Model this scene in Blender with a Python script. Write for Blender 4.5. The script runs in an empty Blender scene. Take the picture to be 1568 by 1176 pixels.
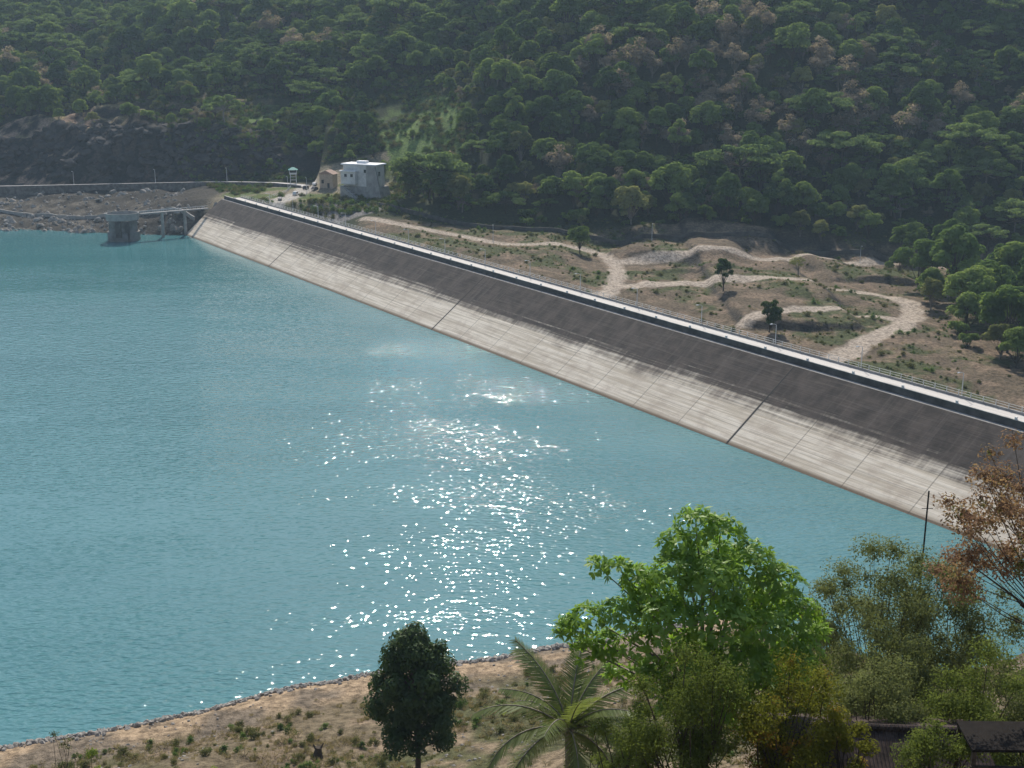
import bpy, bmesh, math, random
import numpy as np
from mathutils import Vector
rng=np.random.default_rng(7); random.seed(3)
S=bpy.context.scene
S.view_settings.view_transform='Standard'
R=math.radians
# ------------------------------------------------------------ helpers
def link(o,parent=None):
    S.collection.objects.link(o)
    if parent: o.parent=parent
    return o
def empty(name,loc=(0,0,0),rz=0):
    e=bpy.data.objects.new(name,None); e.location=loc; e.rotation_euler=(0,0,rz); S.collection.objects.link(e); return e
def npmesh(name,co,F,mats=(),mi=None,smooth=False):
    F=np.asarray(F); k=F.shape[1]
    me=bpy.data.meshes.new(name); me.vertices.add(len(co)); me.vertices.foreach_set("co",np.asarray(co,np.float32).ravel())
    me.loops.add(F.size); me.loops.foreach_set("vertex_index",F.ravel().astype(np.int32))
    me.polygons.add(len(F)); me.polygons.foreach_set("loop_start",np.arange(0,F.size,k,dtype=np.int32))
    if mi is not None: me.polygons.foreach_set("material_index",np.asarray(mi,np.int32))
    if smooth: me.polygons.foreach_set("use_smooth",np.ones(len(F),bool))
    for m in mats: me.materials.append(m)
    me.update(calc_edges=True); return me
class NT:
    def __init__(s,name):
        s.m=bpy.data.materials.new(name); s.m.use_nodes=True; s.t=s.m.node_tree; s.t.nodes.clear(); s.N=s.t.nodes
        s.out=s.N.new('ShaderNodeOutputMaterial')
    def n(s,typ,**kw):
        nd=s.N.new(typ)
        for k,v in kw.items(): setattr(nd,k,v)
        return nd
    def set(s,inp,v):
        if isinstance(v,bpy.types.NodeSocket): s.t.links.new(v,inp)
        elif isinstance(v,tuple) and len(v)==3 and inp.type=='RGBA': inp.default_value=(*v,1)
        else: inp.default_value=v
    def noise(s,vec,scale,detail=3,rough=.55):
        nd=s.n('ShaderNodeTexNoise'); s.set(nd.inputs['Vector'],vec); nd.inputs['Scale'].default_value=scale; nd.inputs['Detail'].default_value=detail; nd.inputs['Roughness'].default_value=rough
        return nd.outputs['Fac']
    def math(s,op,a,b=0.0,c=0.0,clamp=False):
        nd=s.n('ShaderNodeMath',operation=op,use_clamp=clamp); s.set(nd.inputs[0],a); s.set(nd.inputs[1],b); s.set(nd.inputs[2],c); return nd.outputs[0]
    def mix(s,f,a,b,mode='MIX'):
        nd=s.n('ShaderNodeMix',data_type='RGBA',blend_type=mode); s.set(nd.inputs[0],f); s.set(nd.inputs[6],a); s.set(nd.inputs[7],b); return nd.outputs[2]
    def ramp(s,f,lo,hi,a=0.0,b=1.0,smooth=True):
        nd=s.n('ShaderNodeMapRange',interpolation_type='SMOOTHSTEP' if smooth else 'LINEAR'); s.set(nd.inputs[0],f); s.set(nd.inputs[1],lo);s.set(nd.inputs[2],hi);s.set(nd.inputs[3],a);s.set(nd.inputs[4],b); return nd.outputs[0]
    def mapping(s,vec,scale,rot=0):
        nd=s.n('ShaderNodeMapping'); s.set(nd.inputs[0],vec); nd.inputs['Scale'].default_value=scale; nd.inputs['Rotation'].default_value=(0,0,rot); return nd.outputs[0]
    def surf(s,sh): s.t.links.new(sh,s.out.inputs[0]); return s.m
    def pos(s): return s.n('ShaderNodeNewGeometry').outputs['Position']
    def obj(s): return s.n('ShaderNodeTexCoord').outputs['Object']
    def pbsdf(s,col,rough=.9,spec=.3,bump=None,bd=.1,metal=0):
        b=s.n('ShaderNodeBsdfPrincipled'); s.set(b.inputs['Base Color'],col); s.set(b.inputs['Roughness'],rough); b.inputs['Specular IOR Level'].default_value=spec; b.inputs['Metallic'].default_value=metal
        if bump is not None:
            bp=s.n('ShaderNodeBump'); s.set(bp.inputs['Height'],bump); s.set(bp.inputs['Distance'],bd); s.t.links.new(bp.outputs[0],b.inputs['Normal'])
        return b.outputs[0]
def simple(name,col,rough=.85,var=.25,scale=1.5,spec=.3,metal=0):
    m=NT(name); v=m.noise(m.obj(),scale,4); c=m.mix(m.ramp(v,.3,.7),tuple(x*(1-var) for x in col),tuple(min(1,x*(1+var)) for x in col))
    return m.surf(m.pbsdf(c,rough,spec,v,.03,metal))
def leafmat(name,c1,c2,trans=.45,gloss=.0,pscale=.03,c3=None):
    m=NT(name); oi=m.n('ShaderNodeObjectInfo'); geo=m.pos()
    f=m.math('ADD',m.math('MULTIPLY',oi.outputs['Random'],.8),m.math('MULTIPLY',m.noise(geo,pscale,2),.35))
    f=m.ramp(m.math('ADD',f,m.math('MULTIPLY',m.math('SUBTRACT',m.noise(geo,1.3,2),.5),.8)),.15,.95)
    c=m.mix(f,c1,c2)
    if c3: c=m.mix(m.ramp(m.noise(geo,.9,3),.56,.66),c,c3)
    d=m.n('ShaderNodeBsdfDiffuse'); m.set(d.inputs[0],c)
    t=m.n('ShaderNodeBsdfTranslucent'); m.set(t.inputs[0],m.mix(.5,c,(c2[0]*1.3,c2[1]*1.4,c2[2]*.8)))
    x=m.n('ShaderNodeMixShader'); x.inputs[0].default_value=trans; m.t.links.new(d.outputs[0],x.inputs[1]); m.t.links.new(t.outputs[0],x.inputs[2])
    o=x.outputs[0]
    if gloss>0:
        g=m.n('ShaderNodeBsdfGlossy'); g.inputs['Roughness'].default_value=.45; g.inputs[0].default_value=(.8,.85,.8,1)
        y=m.n('ShaderNodeMixShader'); y.inputs[0].default_value=gloss; m.t.links.new(o,y.inputs[1]); m.t.links.new(g.outputs[0],y.inputs[2]); o=y.outputs[0]
    return m.surf(o)
class Box:
    """collects boxes / tubes / prisms into one mesh"""
    def __init__(s): s.v=[];s.f=[]
    def box(s,x0,x1,y0,y1,z0,z1,tx=0,ty=0):
        b=len(s.v); s.v+=[(x0,y0,z0),(x1,y0,z0),(x1,y1,z0),(x0,y1,z0),(x0+tx,y0+ty,z1),(x1-tx,y0+ty,z1),(x1-tx,y1-ty,z1),(x0+tx,y1-ty,z1)]
        s.f+=[tuple(b+i for i in q) for q in ((3,2,1,0),(4,5,6,7),(0,1,5,4),(1,2,6,5),(2,3,7,6),(3,0,4,7))]
    def tube(s,pts,rad,n=8,cap=True):
        pts=[Vector(p) for p in pts]; b=len(s.v)
        for i,p in enumerate(pts):
            t=(pts[min(i+1,len(pts)-1)]-pts[max(i-1,0)]).normalized()
            a=t.orthogonal().normalized() if abs(t.z)<.98 else Vector((1,0,0)); a=(a-t*a.dot(t)).normalized(); c=t.cross(a)
            r=rad[i] if hasattr(rad,'__len__') else rad
            for k in range(n):
                an=2*math.pi*k/n; s.v.append(tuple(p+(a*math.cos(an)+c*math.sin(an))*r))
        for i in range(len(pts)-1):
            for k in range(n): s.f.append((b+i*n+k,b+i*n+(k+1)%n,b+(i+1)*n+(k+1)%n,b+(i+1)*n+k))
        if cap: s.f.append(tuple(b+k for k in range(n))[::-1]); s.f.append(tuple(b+(len(pts)-1)*n+k for k in range(n)))
    def prism(s,poly,y0,y1):
        b=len(s.v);k=len(poly)
        s.v+=[(x,y0,z) for x,z in poly]+[(x,y1,z) for x,z in poly]
        s.f+=[(b+i,b+(i+1)%k,b+k+(i+1)%k,b+k+i) for i in range(k)]+[tuple(range(b+k-1,b-1,-1)),tuple(range(b+k,b+2*k))]
    def obj(s,name,mat,parent=None,loc=(0,0,0),rz=0,bevel=0):
        me=bpy.data.meshes.new(name); me.from_pydata(s.v,[],s.f); me.materials.append(mat); me.update()
        o=bpy.data.objects.new(name,me); o.location=loc; o.rotation_euler=(0,0,rz); link(o,parent)
        if bevel: b=o.modifiers.new('bevel','BEVEL'); b.width=bevel; b.segments=2; b.limit_method='ANGLE'
        return o
def vnoise(X,Y,sc,seed):
    r=np.random.default_rng(seed).random((257,257)); x=X/sc+1000.3; y=Y/sc+1000.7
    i=np.floor(x).astype(int); j=np.floor(y).astype(int); fx=x-i; fy=y-j; fx=fx*fx*(3-2*fx); fy=fy*fy*(3-2*fy)
    g=lambda a,b: r[a%256,b%256]
    return (g(i,j)*(1-fx)+g(i+1,j)*fx)*(1-fy)+(g(i,j+1)*(1-fx)+g(i+1,j+1)*fx)*fy-.5
def fbm(X,Y,sc,seed,o=4):
    return sum(vnoise(X,Y,sc/2**k,seed+k)/2**k for k in range(o))
def sstep(x): x=np.clip(x,0,1); return x*x*(3-2*x)
# ------------------------------------------------------------ terrain
PX=np.array([-1500,-290,-200,-150,-110,-60,0,60,180,300,1500.])
PR=[[(0,-25),(560,-20),(640,0),(700,12),(760,14),(800,40),(1100,120),(2200,420)],
[(400,-25),(560,-15),(602,0),(620,4),(676,8),(700,9),(706,14),(722,36),(760,46),(800,56),(1000,125),(2200,500)],
[(400,-25),(550,-15),(585,0),(605,4),(640,9),(662,12),(684,12),(690,17),(702,42),(740,50),(960,120),(2200,500)],
[(400,-25),(560,-12),(577,0),(588,10),(600,14),(640,15),(668,15),(674,18),(686,38),(720,46),(930,118),(2200,480)],
[(400,-25),(540,-12),(560,5),(575,15.5),(650,15.5),(664,20),(676,30),(700,38),(900,118),(2200,480)],
[(300,-25),(480,0),(500,8),(540,11),(570,14),(600,15),(630,17),(650,24),(690,36),(860,116),(2200,500)],
[(300,-25),(420,4),(500,6),(545,6),(552,6),(580,18),(620,38),(830,114),(2200,550)],
[(300,-12),(350,-3),(529,0),(560,12),(640,48),(780,112),(2200,600)],
[(200,-12),(330,-8),(535,-6),(570,10),(640,48),(760,112),(2200,600)],
[(150,-12),(330,-8),(500,-6),(530,6),(600,44),(710,110),(2200,600)],
[(150,10),(330,14),(500,16),(530,26),(600,64),(710,130),(2200,600)]]
A=np.array([-152.7,576.9]); d=np.array([.536,-.845]); d/=np.linalg.norm(d); n=np.array([-d[1],d[0]])
SHX=[-1500,-400,-200,-120,-64,-20.6,11,60,84.5,110,300,1500]
SHY=[-600,-60,60,108,137,157,166,188,188,200,220,300]
def sw(X,Y): return (X-A[0])*d[0]+(Y-A[1])*d[1],(X-A[0])*n[0]+(Y-A[1])*n[1]
def shore(X): return np.interp(X,SHX,SHY)+3*vnoise(X,X*0,14,5)+1.2*vnoise(X,X*0,4,6)
def Hf(X,Y,detail=True):
    X=np.asarray(X,float);Y=np.asarray(Y,float)
    Yq=Y+9*fbm(X,Y,45,31,3)*sstep((Y-590)/40)*sstep((-115-X)/30)
    cols=np.array([np.interp(Yq,[p[0] for p in pr],[p[1] for p in pr]) for pr in PR])
    i=np.clip(np.searchsorted(PX,X)-1,0,len(PX)-2); f=sstep((X-PX[i])/(PX[i+1]-PX[i]))
    a=np.take_along_axis(cols,i[None],0)[0]; b=np.take_along_axis(cols,(i+1)[None],0)[0]
    far=a*(1-f)+b*f
    hill=sstep((Y-np.where(X<-100,720,590))/80)
    far=far+hill*(34*fbm(X,Y,190,11,3)) 
    left=sstep((-140-X)/20)*sstep((Y-575)/15)*(1-hill); far=far+left*(2.6*fbm(X,Y,14,17,4)+sstep((far-14)/8)*9*fbm(X,Y,16,23,4))
    sh=sstep((X+30)/30)*sstep((Y-300)/20)*(1-sstep((Y-545)/20))
    bm_=sstep(.5+2.5*vnoise(X,Y,23,61))
    far=far+sh*(2.0*fbm(X,Y,22,19,3)+.7*fbm(X,Y,6,29,2)+2.8*bm_*sstep((Y-476-8*vnoise(X,Y,26,8))/3.5)*sstep((X-38)/6)*(1-sstep((X-155)/10))
         +2.5*sstep((Y-391-.12*(X-90)-5*vnoise(X,Y,14,9))/4)*sstep((X-72)/5)*(1-sstep((X-112)/6))+1.4*bm_*sstep((Y-430-12*vnoise(X,Y,25,10))/5)*sstep((X-45)/5)*(1-sstep((X-125)/6)))
    Ys=shore(X)
    t=(Ys-Y); tt=np.where(t>0,t*157/np.clip(Ys,100,190),t)
    fg=np.interp(tt,[-60,0,2,5,12,38,57,77,97,112,137,157,180,300],[-25,0,1,1.8,2.5,9,16,27,40,50,68,80,84,90])
    fg=fg+sstep((tt-8)/20)*1.6*fbm(X,Y,12,41,4)+.25*fbm(X,Y,2.5,43,2)*sstep(tt/3)
    z=np.maximum(far,fg)
    s,w=sw(X,Y); on=(s>-2)&(s<480)
    z=np.where(on&(w<19.7)&(w>-60),np.minimum(z,w*.7665-2.5),z)
    z=np.where(on&(w>=19.7)&(w<29),np.minimum(z,13),z)
    z=np.where(on&(w>=29)&(w<120)&(Y<560),np.maximum(z,14.3-(w-29)/1.5),z)
    return z
def polyd(X,Y,pts):
    best=np.full(X.shape,1e9)
    P=[np.array(p,float) for p in pts]
    for a,b in zip(P[:-1],P[1:]):
        ab=b-a; t=np.clip(((X-a[0])*ab[0]+(Y-a[1])*ab[1])/(ab@ab),0,1)
        best=np.minimum(best,np.hypot(X-a[0]-t*ab[0],Y-a[1]-t*ab[1]))
    return best
def smooth(pts,k=6):
    P=[np.array(p,float) for p in pts]; P=[2*P[0]-P[1]]+P+[2*P[-1]-P[-2]]; out=[]
    for i in range(1,len(P)-2):
        for t in np.linspace(0,1,k,endpoint=False):
            out.append(.5*(2*P[i]+(P[i+1]-P[i-1])*t+(2*P[i-1]-5*P[i]+4*P[i+1]-P[i+2])*t*t+(3*P[i]-P[i-1]-3*P[i+1]+P[i+2])*t**3))
    out.append(P[-2]); return out
ROADS=[(smooth([(-65,549),(-47,537),(-26,528),(2,514),(29,519),(39,504),(41,471),(35,437),(30,425)]),2.5),
 (smooth([(40,497),(71,503),(98,506),(132,520),(166,530),(200,515)]),2.3),
 (smooth([(36,443),(58,455),(78,458),(98,459),(117,458),(134,457),(144,446),(141,426),(130,403),(113,382),(92,352)]),3.3),
 (smooth([(75,392),(89,406),(109,416),(125,415),(135,413)]),2.0),
 (smooth([(205,330),(175,325),(150,318)]),5)]
ACC=(smooth([(-420,690),(-340,682),(-282,680),(-246,679),(-199,674),(-155,658),(-122,652),(-106,640)]),3.4)
def inpoly(X,Y,poly):
    r=np.zeros(X.shape,bool); j=len(poly)-1
    for i in range(len(poly)):
        xi,yi=poly[i]; xj,yj=poly[j]
        r^=((yi>Y)!=(yj>Y))&(X<(xj-xi)*(Y-yi)/(yj-yi+1e-9)+xi); j=i
    return r
GREEN=[(-96,712),(-50,718),(-36,694),(-22,644),(-28,612),(-48,606),(-58,630),(-70,668)]
GREEN2=[(-160,735),(-118,735),(-112,706),(-150,706)]
def brownmask(X,Y): return sstep((X+300)/20)*sstep((-115-X)/20)*sstep((Y-704)/8)*sstep((760-Y)/20)
ax=np.concatenate([np.arange(-1500,-330,15),np.arange(-330,-130,2.0),np.arange(-130,230,1.5),np.arange(230,330,4),np.arange(330,1500,15)])
ay=np.concatenate([np.arange(-60,10,4),np.arange(10,200,1.2),np.arange(200,330,4),np.arange(330,560,1.5),np.arange(560,740,1.8),np.arange(740,1060,4),np.arange(1060,2200,15)])
GX,GY=np.meshgrid(ax,ay); X=GX.ravel(); Y=GY.ravel(); Z=Hf(X,Y)
nx,ny=len(ax),len(ay)
ii=np.arange((nx-1)*(ny-1)); r_=ii//(nx-1); c_=ii%(nx-1); a_=r_*nx+c_
me=npmesh("ground",np.stack([X,Y,Z],1),np.stack([a_,a_+1,a_+1+nx,a_+nx],1),smooth=True)
Zg=Z.reshape(ny,nx); gy,gx=np.gradient(Zg,ay,ax); slope=np.hypot(gx,gy).ravel()
def mixc(C,c,k): k=np.clip(k,0,1)[:,None]; return C*(1-k)+np.array(c)*k
C=np.tile(np.array([.035,.045,.02]),(len(X),1))
nz=fbm(X,Y,18,71,4); nz2=fbm(X,Y,5,77,3)
s_,w_=sw(X,Y)
shelf=sstep((X+75)/20)*(Y>300)*(1-sstep((Y-540)/12)); shelf=shelf*(w_>25)
C=mixc(C,(.135,.105,.07),shelf); C=mixc(C,(.075,.085,.035),shelf*sstep((nz+.0)*6)); C=mixc(C,(.24,.175,.12),shelf*sstep((nz2-.08)*6)*.7)
C=mixc(C,(.05,.045,.037),shelf*sstep((slope-.4)*4))
dsl=((w_>28)&(w_<45)&(Y<575)); C=mixc(C,(.10,.085,.06),dsl*1.0)
plat=sstep((X+150)/6)*sstep((-55-X)/10)*(Y>560)*(Y<652); C=mixc(C,(.22,.19,.13),plat); C=mixc(C,(.10,.13,.04),plat*sstep(nz*5))
lf=sstep((-140-X)/10)*(Y>560)*(Y<712); C=mixc(C,(.06,.055,.045),lf); C=mixc(C,(.14,.125,.10),lf*sstep((nz2-.05)*5)*(Z<9))
C=mixc(C,(.23,.185,.10),brownmask(X,Y)*sstep((nz+.25)*2.5)); C=mixc(C,(.14,.20,.055),(inpoly(X,Y,GREEN)|inpoly(X,Y,GREEN2))*sstep((nz+.35)*3))
C=mixc(C,(.030,.030,.028),sstep((slope-.5)*3)*(Y>560)*(X<-100)*(Z>12)); C=mixc(C,(.10,.075,.06),sstep((slope-.5)*3)*(Y>560)*(X<-100)*(Z>12)*sstep((nz2-.12)*6)*.7)
terr=(X<-240)*(Y>690)*(Y<745)*(slope<.9); C=mixc(C,(.30,.21,.15),terr*sstep((nz2+.08)*5)*.9)
fgm=(Y<300)&(w_<25)
t_=shore(X)-Y
C=mixc(C,(.17,.135,.085),fgm*1.0); C=mixc(C,(.09,.09,.042),fgm*sstep((nz-.03)*6)*sstep((t_-9)/6)); C=mixc(C,(.26,.195,.13),fgm*sstep((nz2-.06)*6)*.8)
C=mixc(C,(.36,.265,.17),fgm*sstep((t_-.3)/1)*(1-sstep((t_-8+nz*5)/4)))
C=mixc(C,(.15,.125,.095),fgm*sstep((nz2+.02)*8)*sstep((t_-1)/1)*(1-sstep((t_-12)/3))*.8)
C=mixc(C,(.12,.10,.075),fgm*(t_<.6))
right=fgm*sstep((X-45)/10)*sstep((t_-10)/3)*(1-sstep((t_-40)/8)); C=mixc(C,(.11,.08,.065),right*.8)
C=mixc(C,(.34,.265,.18),right*(np.abs(t_-26-3*nz)<2.2))
for pts,wd in ROADS:
    C=mixc(C,(.40,.335,.265),1-sstep((polyd(X,Y,pts)-wd+nz2*1.5)/1.4))
C=mixc(C,(.42,.39,.34),(1-sstep((polyd(X,Y,smooth([(-112,566),(-108,590),(-103,615),(-105,634)]))-4.5)/1.5)))
cone=1-sstep((np.hypot(X+76,Y-572)-17)/3); C=mixc(C,(.20,.19,.175),cone*(Y<588))
ca=me.color_attributes.new("Col",'FLOAT_COLOR','POINT'); ca.data.foreach_set("color",np.concatenate([np.clip(C,0.005,1),np.ones((len(C),1))],1).astype(np.float32).ravel())
m=NT("earth"); vc=m.n('ShaderNodeVertexColor',layer_name="Col").outputs[0]; ps=m.pos()
n1=m.noise(ps,.9,5,.65); n2=m.noise(ps,5,4,.6)
k=m.math('ADD',m.ramp(n1,.3,.7,.5,1.4),m.math('MULTIPLY',m.math('SUBTRACT',n2,.5),1.1))
kk=m.n('ShaderNodeCombineXYZ'); [m.set(kk.inputs[i],k) for i in range(3)]
c=m.mix(1.0,vc,kk.outputs[0],'MULTIPLY')
me.materials.append(m.surf(m.pbsdf(c,.95,.1,m.math('ADD',n1,m.math('MULTIPLY',n2,.4)),.5)))
link(bpy.data.objects.new("ground",me))
# ------------------------------------------------------------ water
wp=[(A[0]+d[0]*520+n[0]*3,A[1]+d[1]*520+n[1]*3,0),(A[0]-d[0]*10+n[0]*3,A[1]-d[1]*10+n[1]*3,0),(-150,700,0),(-1500,760,0),(-1500,-700,0),(200,-700,0)]
wm=bpy.data.meshes.new("water"); wm.from_pydata(wp,[],[tuple(range(6))])
m=NT("reservoir_water"); ps=m.pos(); sy=m.n('ShaderNodeSeparateXYZ'); m.set(sy.inputs[0],ps)
big=m.ramp(m.noise(m.mapping(ps,(.009,.026,1),.25),1,5,.6),.36,.64)
lee=m.ramp(m.math('ADD',sy.outputs[1],m.math('MULTIPLY',m.noise(m.mapping(ps,(.01,.03,1)),1,3),60)),330,560,1,.2)
r1=m.noise(m.mapping(ps,(.5,1.0,1),.2),1,1,.45); r2=m.noise(m.mapping(ps,(.13,.22,1),-.2),1,2); r3=m.noise(m.mapping(ps,(1.1,2.2,1),.1),1,1)
h=m.math('ADD',m.math('ADD',m.math('MULTIPLY',r1,.7),m.math('MULTIPLY',r2,.6)),m.math('MULTIPLY',r3,.2))
col=m.mix(m.noise(m.mapping(ps,(.008,.03,1),.25),1,5),(.040,.145,.160),(.090,.235,.245))
b=m.n('ShaderNodeBsdfPrincipled'); m.set(b.inputs['Base Color'],col); b.inputs['Roughness'].default_value=.035; b.inputs['IOR'].default_value=1.33
bp=m.n('ShaderNodeBump'); m.set(bp.inputs['Height'],h); m.set(bp.inputs['Distance'],m.math('MULTIPLY',lee,m.math('MULTIPLY_ADD',big,.24,.24))); m.t.links.new(bp.outputs[0],b.inputs['Normal'])
wm.materials.append(m.surf(b.outputs[0])); link(bpy.data.objects.new("water",wm))
# ------------------------------------------------------------ dam
DAM=empty("dam",(A[0],A[1],0),math.atan2(d[1],d[0]))
m=NT("dam_face_concrete"); ob=m.obj(); sp=m.n('ShaderNodeSeparateXYZ'); m.set(sp.inputs[0],ob); x,y,z=sp.outputs
streak=m.noise(m.mapping(ob,(.010,.9,.9)),1,4,.6); streak2=m.noise(m.mapping(ob,(.05,1.6,1.6)),1,3,.6); vert=m.noise(m.mapping(ob,(.9,.03,.03)),1,3,.6); blot=m.noise(ob,.22,5,.65)
hh=m.math('ADD',z,m.math('MULTIPLY',m.math('SUBTRACT',streak,.5),7)); hh=m.math('ADD',hh,m.math('MULTIPLY',m.math('SUBTRACT',blot,.5),3)); hh=m.math('ADD',hh,m.math('MULTIPLY',m.math('SUBTRACT',vert,.5),2.2))
pan=m.n('ShaderNodeTexWhiteNoise',noise_dimensions='1D'); m.set(pan.inputs['W'],m.math('FLOOR',m.math('DIVIDE',m.math('SUBTRACT',x,.38),16.96)))
hh=m.math('ADD',hh,m.math('MULTIPLY',m.math('SUBTRACT',pan.outputs[0],.5),.6))
dark=m.ramp(hh,5.8,9.0)
light=m.mix(m.ramp(streak2,.35,.65),(.54,.46,.35),(.78,.69,.56)); light=m.mix(m.ramp(blot,.42,.75,0,.6),light,(.43,.35,.27))
dk=m.mix(m.ramp(blot,.3,.7),(.038,.032,.028),(.09,.073,.061)); dk=m.mix(m.ramp(vert,.5,.75,0,.5),dk,(.13,.11,.095)); dk=m.mix(m.ramp(streak2,.55,.75,0,.35),dk,(.17,.145,.12))
c=m.mix(dark,light,dk)
c=m.mix(m.ramp(z,.15,.9,1,0),c,(.18,.13,.085))
fr=m.math('FRACT',m.math('DIVIDE',m.math('SUBTRACT',x,.38),16.96)); ed=m.math('MULTIPLY',m.math('MINIMUM',fr,m.math('SUBTRACT',1.0,fr)),16.96)
c=m.mix(m.math('MULTIPLY',m.math('LESS_THAN',ed,.14),.5),c,(.09,.08,.065))
fz=m.math('FRACT',m.math('DIVIDE',z,3.05)); c=m.mix(m.math('MULTIPLY',m.math('LESS_THAN',fz,.035),.3),c,(.12,.1,.09))
face=m.surf(m.pbsdf(c,.9,.2,m.math('ADD',blot,streak2),.08))
def loft(name,prof,s0,s1,mat,step=20):
    ss=np.arange(s0,s1+.1,step); V=[];F=[];k=len(prof)
    for s in ss: V+=[(s,w,z) for w,z in prof]
    for j in range(len(ss)-1): F+=[(j*k+i,(j+1)*k+i,(j+1)*k+i+1,j*k+i+1) for i in range(k-1)]
    me=bpy.data.meshes.new(name); me.from_pydata(V,[],F); me.materials.append(mat); o=bpy.data.objects.new(name,me); return link(o,DAM)
conc=simple("pale_concrete",(.50,.47,.42),.9,.2,.4); darkc=simple("dark_concrete",(.085,.078,.07),.9,.35,.4); midc=simple("grey_concrete",(.30,.29,.27),.9,.2,.5)
roadm=NT("crest_road_surface"); ps=roadm.obj(); roadm=roadm.surf(roadm.pbsdf(roadm.mix(roadm.noise(roadm.mapping(ps,(.05,1,1)),1.2,4),(.42,.39,.35),(.66,.62,.56)),.85))
loft("upstream_face",[(-40,-30.66),(19.7,15.1)],-4,536,face)
loft("walkway",[(19.7,15.1),(20.9,15.12)],-4,536,midc)
loft("wave_wall",[(20.9,15.12),(21.0,15.7),(21.05,16.6),(21.5,16.6),(21.5,15.25)],-4,536,darkc)  # dark concrete colour paints in the shade of the wall's upstream side
loft("wave_wall_cap",[(21.0,16.6),(21.0,16.72),(21.55,16.72),(21.55,16.6)],-4,536,conc)
loft("crest_road",[(21.5,15.3),(29.0,15.3)],-4,536,roadm)
loft("downstream_kerb",[(29.0,15.3),(29.0,15.8),(29.4,15.8),(29.4,15.1),(32,13.2)],-4,536,midc)
B=Box()
for t in (0,1,2,3):
    s=.752*135.7+t*135.7+.38
    v=[(s-.2,-2,-1.5+.03),(s+.2,-2,-1.5+.03),(s+.2,19.6,15.05+.03),(s-.2,19.6,15.05+.03)]; b=len(B.v); B.v+=v; B.f.append((b,b+1,b+2,b+3))
B.obj("joint_seals",simple("bitumen",(.02,.018,.016),.8,.2),DAM)
B=Box()
for s in np.arange(0,530,3.0): B.box(s-.06,s+.06,29.14,29.26,15.8,16.9)
for zz in (16.3,16.8): B.box(-4,530,29.17,29.23,zz,zz+.06)
for s in np.arange(10,530,13.56): B.box(s-.18,s+.18,21.05,21.5,16.722,17.2)
B.obj("guard_rail",simple("rail_paint",(.65,.65,.62),.5,.1),DAM)
steel=simple("galvanised_steel",(.55,.56,.56),.5,.1)
def lamp(parent,loc,h=5.5,rz=0):
    B=Box(); B.tube([(0,0,0),(0,0,.4),(0,0,.41),(0,0,h)],[.17,.17,.11,.075]); B.tube([(0,0,h-.05),(0,-.5,h+.25),(0,-1.3,h+.35)],[.06,.05,.05]); B.box(-.18,.18,-2.0,-1.25,h+.28,h+.44,.04,.06)
    e=empty("street_lamp",loc,rz); B.obj("post",steel,e); return e
th=math.atan2(d[1],d[0])
def dw(s,w): return A+d*s+n*w
for s in np.arange(32,470,27.1):
    p=dw(s,29.7); lamp(None,(p[0],p[1],14.9),rz=th)
# ------------------------------------------------------------ foliage builders
def unit(N,r): v=r.normal(size=(N,3)); return v/np.linalg.norm(v,axis=1,keepdims=True)
def norm(v): return v/np.maximum(np.linalg.norm(v,axis=1,keepdims=True),1e-9)
def leafquads(c,nm,Ln,Wd,r,u=None):
    N=len(c)
    if u is None: u=norm(np.cross(nm,unit(N,r)))
    v=norm(np.cross(nm,u)); Ln=np.broadcast_to(Ln,(N,))[:,None]; Wd=np.broadcast_to(Wd,(N,))[:,None]
    return np.stack([c-u*Ln/2,c+v*Wd/2+nm*Wd*.12,c+u*Ln/2,c-v*Wd/2+nm*Wd*.12],1)
def lobeleaves(lobes,N,r,up=.4,jit=.6,shell=.35,low=-.5):
    C=np.array([l[0] for l in lobes]); Rr=np.array([l[1] for l in lobes],float)
    wt=(Rr[:,0]*Rr[:,1]+Rr[:,0]*Rr[:,2]); k=r.choice(len(lobes),N,p=wt/wt.sum())
    u=unit(N,r); u[:,2]=np.where(u[:,2]<low,-u[:,2],u[:,2])
    rad=1-shell*r.random(N)**1.5; p=C[k]+u*Rr[k]*rad[:,None]
    nm=norm(u+np.array([0,0,up])+jit*unit(N,r)); return p,nm,u
def finish(name,B,Q,mats):
    nb=len(B.v); V=np.concatenate([np.array(B.v).reshape(-1,3),Q.reshape(-1,3)]); 
    F=[list(f) for f in B.f if len(f)==4]; nF=len(F); q=np.arange(len(Q)*4).reshape(-1,4)+nb
    F=np.concatenate([np.array(F).reshape(-1,4),q]) ; mi=np.concatenate([np.zeros(nF),np.ones(len(Q))])
    return npmesh(name,V,F,mats,mi)
bark=simple("bark",(.07,.055,.04),.95,.3,3); palebark=simple("pale_bark",(.22,.19,.16),.95,.3,3)
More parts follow.
